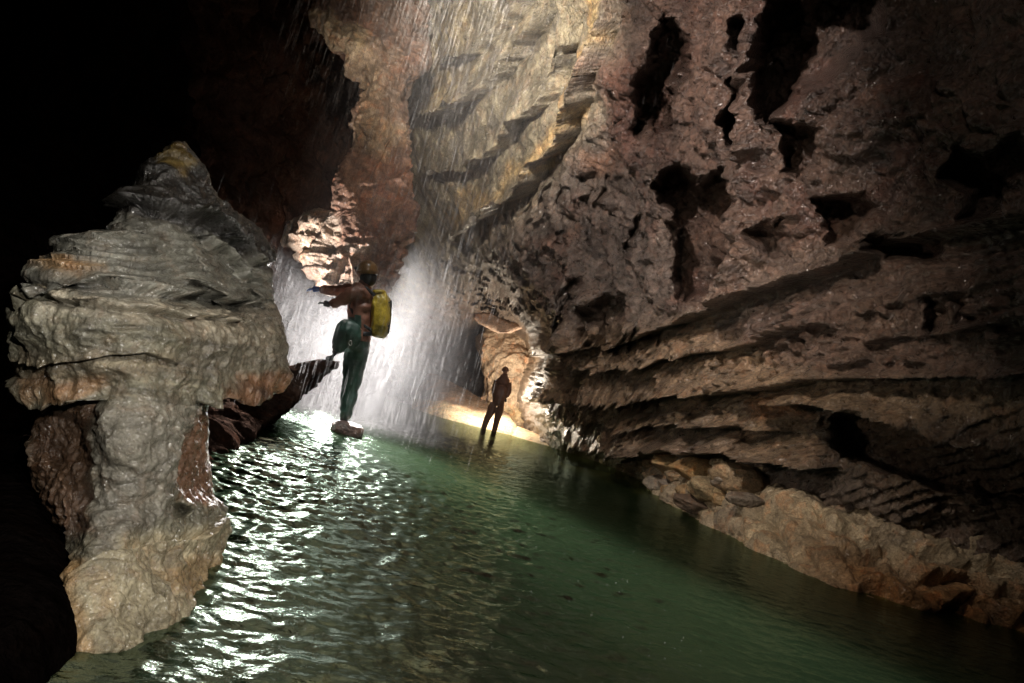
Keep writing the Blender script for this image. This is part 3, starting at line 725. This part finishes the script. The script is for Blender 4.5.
# bright gravel shore in front of the mound
def gr_relief(X, v, u): return (0.02 * fbm(X * 0.8, 3) + 0.015 * fbm(X * 3, 3)) * sstep(-0.3, 0.1, v)
strip('gravel_bank', M_flow, [(512, 435.5), (530, 441), (575, 453), (605, 462)], [(516, 428.5), (530, 433), (575, 446), (610, 456)],
      0, [22.4, 22.0, 20.5, 18.5], 0.02, 260, 60, gr_relief, lambda X, v, u: (np.zeros(X.shape) + (0.60, 0.50, 0.34)) * (1 + 0.4 * fbm(X * 3, 3))[..., None])
# low rock apron above the shore at the left
o, _ = ring_rock('rock_apron', M_dark, [(374, 428, 434), (380, 424, 446), (390, 418, 466), (400, 414, 484), (412, 410, 506), (424, 404, 516), (440, 396, 524)], Depth([(430, 380, 27), (480, 405, 25.0), (420, 400, 25.5), (425, 410, 23.6), (455, 418, 22.2), (490, 428, 21.6), (490, 440, 21.2), (400, 440, 21)]), 2.0, 90, 90,
                 lambda px, py, B, f: 0.08 * fbm(B, 3) + .03 * fbm(B * 4, 3), lambda px, py, B: paint(px, py, B, (0.26, 0.20, 0.155), [([(380, 393), (425, 399), (455, 405), (490, 413), (530, 424), (530, 460), (380, 460)], (0.66, 0.57, 0.42), 2, 1.0)], wob=2, wscale=1), bulge=0.3)
tag(o, 'low grey rock apron with a pale gravel foot, left of the distant caver', 'rock')

# ================================================================== LOOSE ROCKS
def boulder(name, c, size, mat, colr, seed, squash=(1, 1, 0.7), rot=0.0):
    rs = np.random.RandomState(seed)
    nu, nv = 40, 26
    th = np.linspace(0, 2 * np.pi, nu, endpoint=False); ph = np.linspace(0.06, np.pi - 0.06, nv)
    T, PH = np.meshgrid(th, ph)
    D = np.stack([np.sin(PH) * np.cos(T), np.sin(PH) * np.sin(T), np.cos(PH)], -1)
    pl = rs.normal(size=(9, 3)); pl /= np.linalg.norm(pl, axis=1)[:, None]
    r = np.ones(T.shape)
    for q in pl:                                        # flat chipped faces
        dq = (D * q).sum(-1); r = np.minimum(r, np.where(dq > 0.2, rs.uniform(.72, .9) / np.clip(dq, .2, 1), 9))
    r = r * (1 + 0.16 * fbm(D * 1.6 + seed, 3) + 0.05 * fbm(D * 6 + seed, 2))
    X = D * r[..., None] * size * np.array(squash)
    ca, sa = math.cos(rot), math.sin(rot)
    X = np.stack([X[..., 0] * ca - X[..., 1] * sa, X[..., 0] * sa + X[..., 1] * ca, X[..., 2]], -1)
    c = np.asarray(c, float)
    cl = (np.zeros(X.shape) + colr) * (1 + 0.5 * fbm(X * 6 + seed, 3))[..., None]
    return grid_mesh(name, X + c, mat, cl, closed=True, caps=True, origin=(c[0], c[1], c[2] - size * squash[2] * .8))
# stepping stone under the caver's boot
sp = G(343, 433)
o = boulder('stepping_stone', sp + (0.04, 0.02, 0.02), 0.20, M_bank, (0.12, 0.07, 0.055), 5, (1.0, 0.9, 0.75)); tag(o, 'small brown wet stone in the pool under the near caver\'s boot', 'stone')
bd = [(642, 470, .26, 'pale grey rounded boulder at the far end of the right bank', (0.36, 0.33, 0.27)),
      (672, 470, .24, 'yellowish boulder in the middle of the right bank rubble', (0.42, 0.33, 0.18)),
      (660, 488, .22, 'grey rounded boulder just above the water on the right bank', (0.33, 0.31, 0.26)),
      (700, 478, .25, 'ochre block under the dark undercut of the right wall', (0.44, 0.31, 0.15)),
      (715, 498, .22, 'cracked yellow grey boulder on the near side of the rubble', (0.38, 0.32, 0.20)),
      (738, 486, .24, 'long tan block at the near end of the rubble strip', (0.36, 0.28, 0.18)),
      (695, 508, .17, 'small dark boulder at the water edge of the right bank', (0.16, 0.12, 0.09))]
def bank_point(bx, by):
    r = (BX - CP); tt = r @ F; sx = 512 + FPX * (r @ RV) / tt; sy = 341.5 - FPX * (r @ UV) / tt
    k = np.argmin((sx - bx) ** 2 + (sy - by) ** 2); return BX.reshape(-1, 3)[k]
for k, (bx, by, sz, lb, cl) in enumerate(bd):
    p = bank_point(bx, by); o = boulder('boulder', p + (0, 0, sz * .30), sz * 1.35, M_bank, cl, 20 + k, (1.3, 1.0, 0.55), k * 0.9); tag(o, lb, 'boulder', 'boulders on the right bank')
for k in range(26):
    bx = random.uniform(612, 745); by = interp([(600, 456), (640, 464), (745, 484)], bx) + random.uniform(-3, 24)
    p = bank_point(bx, by); sz = random.uniform(.12, .22)
    o = boulder('small_rock', p + (0, 0, sz * .2), sz, M_bank, random.choice([(0.36, 0.30, 0.2), (0.3, 0.27, 0.23), (0.42, 0.31, 0.17)]), 60 + k, (1.3, 1, .6), k)
    tag(o, 'small rounded rock in the rubble strip at the foot of the right wall', 'rock', 'small rocks in the rubble strip')

# ================================================================== PEOPLE
def skin(name, joints, edges, mat, parent, root=0, sub=2, fat=1.0, folds=0.0):
    me = bpy.data.meshes.new(name + '_cage'); me.from_pydata([tuple(j[0]) for j in joints], edges, []); me.update()
    o = bpy.data.objects.new(name + '_cage', me); COL.objects.link(o)
    m = o.modifiers.new('s', 'SKIN'); m.use_smooth_shade = True; m.branch_smoothing = 0.6
    for k, j in enumerate(joints):
        r = j[1]; r = (r[0] * fat, r[1] * fat) if isinstance(r, tuple) else r * fat; me.skin_vertices[0].data[k].radius = r if isinstance(r, tuple) else (r, r)
        me.skin_vertices[0].data[k].use_root = (k == root)
    sm = o.modifiers.new('d', 'SUBSURF'); sm.levels = sub; sm.render_levels = sub
    dg = bpy.context.evaluated_depsgraph_get(); nm = bpy.data.meshes.new_from_object(o.evaluated_get(dg))
    bpy.data.objects.remove(o, do_unlink=True)
    nm.name = name; nm.materials.clear(); nm.materials.append(mat)
    for p in nm.polygons: p.use_smooth = True
    if folds:
        co = np.zeros(len(nm.vertices) * 3); nm.vertices.foreach_get('co', co); co = co.reshape(-1, 3); no = np.array([tuple(v.normal) for v in nm.vertices])
        dv = folds * (ridge(co * np.array([5, 5, 9.]) + 3, 3) - .35) + folds * .8 * fbm(co * 16, 2)
        nm.vertices.foreach_set('co', (co + no * dv[:, None]).ravel()); nm.update()
    r = bpy.data.objects.new(name, nm); COL.objects.link(r)
    if parent is not None:
        r.parent = parent; r.matrix_parent_inverse = parent.matrix_world.inverted()
    return r
def empty(name, loc):
    e = bpy.data.objects.new(name, None); COL.objects.link(e); e.location = Vector(loc); e.empty_display_size = 0.1
    bpy.context.view_layer.update(); return e
def ball(name, c, rad, mat, parent, fn=None, nu=32, nv=22, axes=None):
    th = np.linspace(0, 2 * np.pi, nu, endpoint=False); ph = np.linspace(0.03, np.pi - 0.03, nv); T, PH = np.meshgrid(th, ph)
    D = np.stack([np.sin(PH) * np.cos(T), np.sin(PH) * np.sin(T), np.cos(PH)], -1)
    X = D * np.array(rad)
    if fn: X = fn(X, D)
    if axes is not None: X = X @ np.array(axes)
    o = grid_mesh(name, X + np.array(c), mat, None, closed=True, caps=True)
    if parent is not None: o.parent = parent; o.matrix_parent_inverse = parent.matrix_world.inverted()
    return o
M_suit = plain('dark_green_oversuit', (0.020, 0.052, 0.038), 0.38, 0.35, 14, 0.012, 0.6)
M_jack = plain('red_brown_jacket', (0.20, 0.085, 0.055), 0.5, 0.35, 14, 0.012)
M_skin = plain('skin', (0.45, 0.27, 0.20), 0.5, 0.1)
M_helm = plain('orange_helmet', (0.24, 0.13, 0.05), 0.3, 0.25, 20, 0, 0.5, 0.3)
M_blk = plain('black_rubber', (0.02, 0.02, 0.022), 0.45, 0.2)
M_bag = plain('yellow_pvc', (0.36, 0.25, 0.025), 0.4, 0.5, 9, 0.02)
M_blue = plain('blue_glove', (0.03, 0.08, 0.30), 0.5, 0.2)
M_met = plain('steel', (0.6, 0.6, 0.6), 0.25, 0.1, metal=1.0)
M_far = plain('maroon_oversuit', (0.17, 0.09, 0.065), 0.6, 0.25)

t0 = 6.9
t0 = float((G(343, 432) - CP) @ F)
pxm = FPX / t0
def pj(x, y, dt=0.0): return P(x, y, t0 + dt)
Rn, Un, Fn = RV, UV, F
root = empty('person', G(343, 432)); tag(root, 'caver with raised knee standing on a stone in the falling water, arms reaching left', 'person')
J = [(pj(360, 340), (.150, .145)), (pj(360.5, 324), .150), (pj(361, 306), (.165, .150)), (pj(362, 293), (.150, .13)), (pj(366, 285), .075), (pj(368, 277), .062),   # 0-5 pelvis..neck base of skull
     (pj(356, 291, -.15), .075), (pj(343, 300, -.17), .050), (pj(330, 305, -.12), .035),          # near arm 6-8
     (pj(356, 290, .15), .075), (pj(336, 291, .17), .050), (pj(319, 289, .12), .035),             # far arm 9-11
     (pj(357, 340, -.09), .125), (pj(348, 329, -.14), .112), (pj(343.5, 327, -.16), .098), (pj(342, 340, -.14), .082), (pj(337, 353, -.10), .056),   # raised leg 12-16
     (pj(358, 347, .06), .130), (pj(354, 366, .06), .108), (pj(351, 386, .05), .080), (pj(348, 402, .03), .070), (pj(344.5, 420, 0), .050)]         # standing leg 17-21
E_ = [(0, 1), (1, 2), (2, 3), (3, 4), (4, 5), (3, 6), (6, 7), (7, 8), (3, 9), (9, 10), (10, 11), (0, 12), (12, 13), (13, 14), (14, 15), (15, 16), (0, 17), (17, 18), (18, 19), (19, 20), (20, 21)]
body = skin('body', J, E_, M_suit, root, sub=3, fat=1.30, folds=0.020)
body.data.materials.append(M_jack)
for p in body.data.polygons:                                # jacket above the waist, oversuit below
    c = np.array(p.center); r = c - CP; tt = r @ F; sy = 341.5 - FPX * (r @ UV) / tt; sx = 512 + FPX * (r @ RV) / tt
    if sy < 316 or (sy < 342 and sx > 361): p.material_index = 1
# head with a face turned left
hc = pj(366.5, 272.5)
AX = np.stack([-Rn, Fn, Un])                                # x forward (to picture left), y across, z up
def headfn(X, D):
    x, y, z = X[..., 0].copy(), X[..., 1].copy(), X[..., 2].copy()
    jaw = sstep(0.0, -0.9, D[..., 2]); y *= 1 - 0.28 * jaw; x = x * (1 - 0.12 * jaw) + 0.012 * jaw
    nose = np.exp(-(((D[..., 1]) / .16) ** 2 + ((D[..., 2] + .15) / .20) ** 2)) * (D[..., 0] > 0); x += 0.026 * nose
    for sg in (-1, 1):
        x -= 0.010 * np.exp(-(((D[..., 1] - sg * .34) / .16) ** 2 + ((D[..., 2] - .08) / .12) ** 2)) * (D[..., 0] > 0)
    x += 0.006 * np.exp(-((D[..., 1] / .3) ** 2 + ((D[..., 2] + .48) / .06) ** 2)) * (D[..., 0] > 0)
    return np.stack([x, y, z], -1)
head = ball('head', hc, (.095, .076, .118), M_skin, root, headfn, 48, 40, AX)
for sg in (-1, 1):
    ball('ear', hc + Fn * (.078 * sg) - Un * .005 + Rn * .012, (.022, .010, .032), M_skin, root, None, 16, 12, AX)
    ball('eye', hc - Rn * .080 + Fn * (.030 * sg) + Un * .012, (.013, .013, .011), M_blk, root, None, 14, 10, AX)
ball('hood', hc + Rn * .022 - Un * .060, (.098, .094, .115), M_blk, root, lambda X, D: X, 32, 22, AX)
def helmfn(X, D):
    z = X[..., 2].copy(); x = X[..., 0].copy()
    z = np.where(D[..., 2] < -0.30, -0.036 + 0.1 * (z + .036), z); rim = np.exp(-((D[..., 2] + 0.03) / .12) ** 2); k = 1 + 0.04 * rim
    y = X[..., 1] * k * (1 + .0 * x); x = x * k + 0.012 * rim * (D[..., 0] > 0)
    z = z + 0.008 * np.exp(-(D[..., 1] / .12) ** 2) * (D[..., 2] > 0)
    return np.stack([x, y, z], -1)
hel = ball('helmet', hc + Un * .014 + Rn * .006, (.128, .115, .125), M_helm, root, helmfn, 48, 40, AX)
lampb = ball('headlamp', hc + Un * .050 - Rn * .128, (.020, .028, .022), M_blk, hel, lambda X, D: np.sign(X) * np.abs(X) ** .8 * .45 + X * .0 if False else X, 20, 14, AX)
# hands with five fingers, in gloves
def hand(wr, fwd, up, side, mat, name, curl=0.5, s=1.0):
    wr = np.array(wr, float); V = [(wr, .028 * s)]; Ed = []
    V.append((wr + fwd * .045 * s, (.020 * s, .038 * s))); Ed.append((0, 1))
    V.append((wr + fwd * .085 * s, (.016 * s, .040 * s))); Ed.append((1, 2))
    palm = skin(name, V, Ed, mat, root, 1, 2)
    for k, (off, ln) in enumerate(((-.030, .070), (-.010, .080), (.010, .076), (.029, .060))):
        a = wr + fwd * .080 * s + side * off * s; pts = [(a - fwd * .02 * s, .0095 * s)]; d = fwd.copy(); q = a
        for m in range(3):
            q = q + d * ln * s * (.42, .32, .26)[m]; pts.append((q, (.0092, .0085, .0072)[m] * s)); d = d * math.cos(curl) - up * math.sin(curl)
        f_ = skin('finger', pts, [(0, 1), (1, 2), (2, 3)], mat, palm, 0, 1)
    a = wr + fwd * .025 * s - side * .028 * s; d = (fwd * .7 - side * .7); pts = [(a, .012 * s), (a + d * .035 * s, .0105 * s), (a + (d * .6 + fwd * .4) * .065 * s, .009 * s)]
    skin('thumb', pts, [(0, 1), (1, 2)], mat, palm, 0, 1)
    return palm
hand(pj(320, 289, .12), -Rn, Un, Fn, M_blue, 'glove', .45)
hand(pj(331, 305, -.12), -Rn * .96 + Un * .25, Un, Fn, M_blk, 'glove', .45)
# boots
def boot(heel, toe, ankle, lift):
    h_, t_, a_ = (np.array(v, float) for v in (heel, toe, ankle))
    return skin('boot', [(h_, (.046, .046)), (a_, .050), (a_ + (a_ - h_) * .9, .052), (h_ * .5 + t_ * .5, (.044, .046)), (t_, (.036, .040))], [(0, 1), (1, 2), (0, 3), (3, 4)], M_blk, root, 0, 2)
boot(pj(344, 426.5, 0), pj(331, 424, -.03), pj(344, 420, 0), 0)
boot(pj(337, 358, -.10), pj(325, 359, -.12), pj(336.5, 353, -.10), 0)
# harness and carabiner
def torus(name, c, R_, r_, ax1, ax2, mat, parent, sx=1.0, sy=1.0):
    a = np.linspace(0, 2 * np.pi, 40, endpoint=False); b = np.linspace(0, 2 * np.pi, 10, endpoint=False); A, Bb = np.meshgrid(a, b, indexing='ij')
    ax3 = np.cross(ax1, ax2); cen = (np.cos(A) * R_ * sx)[..., None] * ax1 + (np.sin(A) * R_ * sy)[..., None] * ax2
    rad = (np.cos(A))[..., None] * ax1 + np.sin(A)[..., None] * ax2
    X = np.array(c) + cen + rad * (np.cos(Bb) * r_)[..., None] + ax3 * (np.sin(Bb) * r_ * 2.2 if parent is not None else np.sin(Bb) * r_)[..., None]
    X = np.concatenate([X, X[:1]], 0)
    o = grid_mesh(name, X, mat, None, closed=True)
    if parent is not None: o.parent = parent; o.matrix_parent_inverse = parent.matrix_world.inverted()
    return o
torus('harness', pj(361, 334), .150, .012, Rn, Fn, M_blk, root, .93, 1.0)
torus('carabiner', pj(350.5, 343, -.24), .022, .006, Rn, Un, M_met, root, .7, 1.2)
# tackle bag on the back
def bagfn(X, D):
    X = np.sign(D) * np.abs(D) ** 0.62 * np.array((.105, .15, .265)); X = X * (1 + 0.16 * fbm(D * 2.4, 4))[..., None]
    z = X[..., 2]; X[..., 0] *= 1 - .25 * sstep(.15, .27, z); X[..., 0] += 0.02 * sstep(.0, -.25, z); return X
tb = empty('backpack', pj(381, 341)); tag(tb, 'yellow caving tackle bag worn on the near caver\'s back', 'backpack')
ball('bag_body', pj(381.5, 315), (1, 1, 1), M_bag, tb, bagfn, 60, 44, AX)
def lid(X, D): return X
ball('lid', pj(379.5, 292.5), (.07, .11, .030), M_bag, tb, lambda X, D: np.sign(D) * np.abs(D) ** .75 * np.array((.075, .115, .034)), 32, 20, AX)
def strap(pts, wd, name):
    skin(name, [(np.array(q), (wd * .28, wd)) for q in pts], [(k, k + 1) for k in range(len(pts) - 1)], M_blk, tb, 0, 1)
for sg in (-1, 1):
    strap([pj(376, 297, .10 * sg), pj(366, 287.5, .12 * sg), pj(353, 292, .12 * sg), pj(349.5, 306, .12 * sg), pj(358, 322, .15 * sg), pj(374, 332, .11 * sg)], .020, 'shoulder_strap')
for yy_ in (303, 326):
    torus('compression_strap', pj(381.5, yy_), .11, .006, Rn, Fn, M_blk, tb, .86, 1.2)
strap([pj(391, 300, -.02), pj(390.5, 315, -.02), pj(388, 334, -.02)], .014, 'haul_strap')

# far caver: rear view, legs apart in the shallows
gf = G(487, 430); tf = float((gf - CP) @ F)
root = empty('person', gf); tag(root, 'distant caver standing legs apart in the shallows before the lit mound', 'person')
def qj(x, y, dt=0.0): return P(x, y, tf + dt)
s_ = tf / FPX                                               # metres per pixel there
J = [(qj(498.5, 402), (.18, .15)), (qj(500, 394), (.19, .15)), (qj(502, 386), (.22, .15)), (qj(503.5, 381), (.19, .12)), (qj(504.5, 375.5), .06), (qj(505, 373), .075),
     (qj(497, 382.5), .085), (qj(494.8, 390.5), .065), (qj(494.8, 398, -.05), .05), (qj(508.5, 383.5), .085), (qj(509.0, 391), .065), (qj(505.5, 397.5, -.1), .05),
     (qj(494.5, 405), .10), (qj(489, 415), .072), (qj(485, 424), .058), (qj(482, 435), .045), (qj(500.5, 406), .10), (qj(498, 416), .072), (qj(495.5, 426), .058), (qj(492.5, 437), .045)]
E_ = [(0, 1), (1, 2), (2, 3), (3, 4), (4, 5), (3, 6), (6, 7), (7, 8), (3, 9), (9, 10), (10, 11), (0, 12), (12, 13), (13, 14), (14, 15), (0, 16), (16, 17), (17, 18), (18, 19)]
skin('body', J, E_, M_far, root, sub=3, fat=1.75, folds=0.012)
ball('head', qj(505.2, 371.4), (.10, .085, .125), M_skin, root, headfn, 24, 20, np.stack([F, -RV, UV]))
ball('helmet', qj(505.3, 370.3), (.135, .12, .125), M_far, root, helmfn, 28, 20, np.stack([F, -RV, UV]))
for hx, hy in ((494.8, 399.5), (505.8, 398.5)):
    skin('hand', [(qj(hx, hy, -.05), .035), (qj(hx, hy + 2.0, -.08), .04), (qj(hx, hy + 4, -.1), .022)], [(0, 1), (1, 2)], M_blk, root, 0, 1)

# ================================================================== FALLING WATER
rs = np.random.RandomState(11)
V = []; Fc = []
def thread(p, q, r):
    d = q - p; L = np.linalg.norm(d); d = d / (L + 1e-9); a = np.cross(d, (0.3, 1, 0.1)); a /= np.linalg.norm(a); b = np.cross(d, a); k = len(V)
    V.append(p); m1 = p + (q - p) * .6
    for an in (0, 2.094, 4.189): V.append(m1 + (a * math.cos(an) + b * math.sin(an)) * r)
    V.append(q)
    for i in range(3):
        j = (i + 1) % 3; Fc.append((k, k + 1 + i, k + 1 + j)); Fc.append((k + 4, k + 1 + j, k + 1 + i))
FH = 8.0
LC = [(G(412, 424)[:2], .42, .40), (G(292, 424)[:2], .85, .40), (G(350, 428)[:2], 1.0, .20)]
def fall_point(land, slant, z):
    k = math.sqrt(max(0.0, 1 - z / FH)); return np.array((land[0] + slant[0] * (1 - k), land[1] + slant[1] * (1 - k), z))
for k in range(15000):
    r_ = rs.rand(); ci = 0 if r_ < LC[0][2] else (1 if r_ < LC[0][2] + LC[1][2] else 2)
    cc_, sg_, _ = LC[ci]
    land = cc_ + rs.normal(0, sg_, 2) * np.array((1, .8)); sl = rs.normal(0, .30, 2) + (.15 if ci == 1 else 0.05, 0)
    z = .02 + 6.6 * rs.uniform(0, 1) ** (1.7 if ci != 1 else 1.0); L = rs.uniform(.07, .45)
    thread(fall_point(land, sl, z + L), fall_point(land, sl, z), rs.uniform(.0005, .0013) * (1.7 if rs.rand() < .05 else 1))
# splash droplets thrown up from where it lands, and drips over the rest of the pool
for k in range(5000):
    ang = rs.uniform(0, 2 * np.pi); rad = abs(rs.normal(0, .8)) + .05; x, y = c0[:2] + np.array((math.cos(ang), math.sin(ang))) * rad
    z = abs(rs.exponential(.10)) + .01; p = np.array((x, y, z)); thread(p, p + rs.normal(0, .014, 3), rs.uniform(.0012, .003))
for k in range(200):
    g = G(rs.uniform(230, 700), rs.uniform(470, 680)); p = g + (0, 0, rs.uniform(.0, .06)); thread(p, p + (0, 0, rs.uniform(.004, .012)), rs.uniform(.0004, .0011) * (g[1] / 3 + .3))
N = NT('falling_water')
d1 = N.n('ShaderNodeBsdfDiffuse'); d1.inputs[0].default_value = (.55, .54, .54, 1)
d2 = N.n('ShaderNodeBsdfTranslucent'); d2.inputs[0].default_value = (.55, .54, .54, 1)
m1 = N.n('ShaderNodeMixShader'); m1.inputs[0].default_value = .22; N.l(d1.outputs[0], m1.inputs[1]); N.l(d2.outputs[0], m1.inputs[2])
tr = N.n('ShaderNodeBsdfTransparent'); m2 = N.n('ShaderNodeMixShader'); m2.inputs[0].default_value = .23
N.l(tr.outputs[0], m2.inputs[1]); N.l(m1.outputs[0], m2.inputs[2]); N.l(m2.outputs[0], N.out.inputs[0])
me = bpy.data.meshes.new('waterfall'); V = np.array(V) - c0; me.from_pydata(V.tolist(), [], Fc); me.materials.append(N.m)
o = bpy.data.objects.new('waterfall', me); COL.objects.link(o); o.location = Vector(c0)
tag(o, 'thin waterfall breaking into drops and threads around the near caver', 'waterfall', kind='stuff')

# fine spray hanging round the fall: a closed cone of thin mist, densest low down
NR = 48; a = np.linspace(0, 2 * np.pi, NR, endpoint=False); us = np.linspace(0.06, 1.0, 30); X = np.zeros((30, NR, 3))
for i, u in enumerate(us):
    for j in range(NR): X[i, j] = c0[0] - .35 + 2.3 * math.cos(a[j]), c0[1] + 2.2 * math.sin(a[j]), 8.0 * (1 - u)
X[-1, :, 2] = 0.03
N = NT('mist')
geo = N.n('ShaderNodeTexCoord').outputs['Object']
sep = N.n('ShaderNodeSeparateXYZ'); N.l(geo, sep.inputs[0])
vd = N.n('ShaderNodeVectorMath', operation='LENGTH'); cx = N.n('ShaderNodeCombineXYZ'); N.l(sep.outputs[0], cx.inputs[0]); N.l(sep.outputs[1], cx.inputs[1]); N.l(cx.outputs[0], vd.inputs[0])
rad = N.ramp(N.math('DIVIDE', vd.outputs['Value'], 2.2), [(0.0, (1, 1, 1)), (0.45, (.7, .7, .7)), (.95, (0, 0, 0))])
low = N.ramp(N.math('DIVIDE', sep.outputs[2], 6.0), [(0.0, (1, 1, 1)), (0.09, (.55, .55, .55)), (0.2, (.42, .42, .42)), (1.0, (.40, .40, .40))])
mp = N.n('ShaderNodeMapping'); N.l(geo, mp.inputs[0]); mp.inputs['Scale'].default_value = (1, 1, .25)
nz = N.ramp(N.noise(mp.outputs[0], 2.6, 3, .6), [(.35, (.25,) * 3), (.65, (1.3,) * 3)])
den = N.math('MULTIPLY', N.math('MULTIPLY', rad, low), N.math('MULTIPLY', nz, 0.095))
pv = N.n('ShaderNodeVolumePrincipled'); N.l(den, pv.inputs['Density']); pv.inputs['Color'].default_value = (.95, .93, .94, 1); pv.inputs['Anisotropy'].default_value = 0.0
N.l(pv.outputs[0], N.out.inputs['Volume'])
o = grid_mesh('spray', X, N.m, None, closed=True, caps=True, origin=c0); tag(o, 'pale mist of spray hanging round the waterfall', 'spray', kind='stuff')
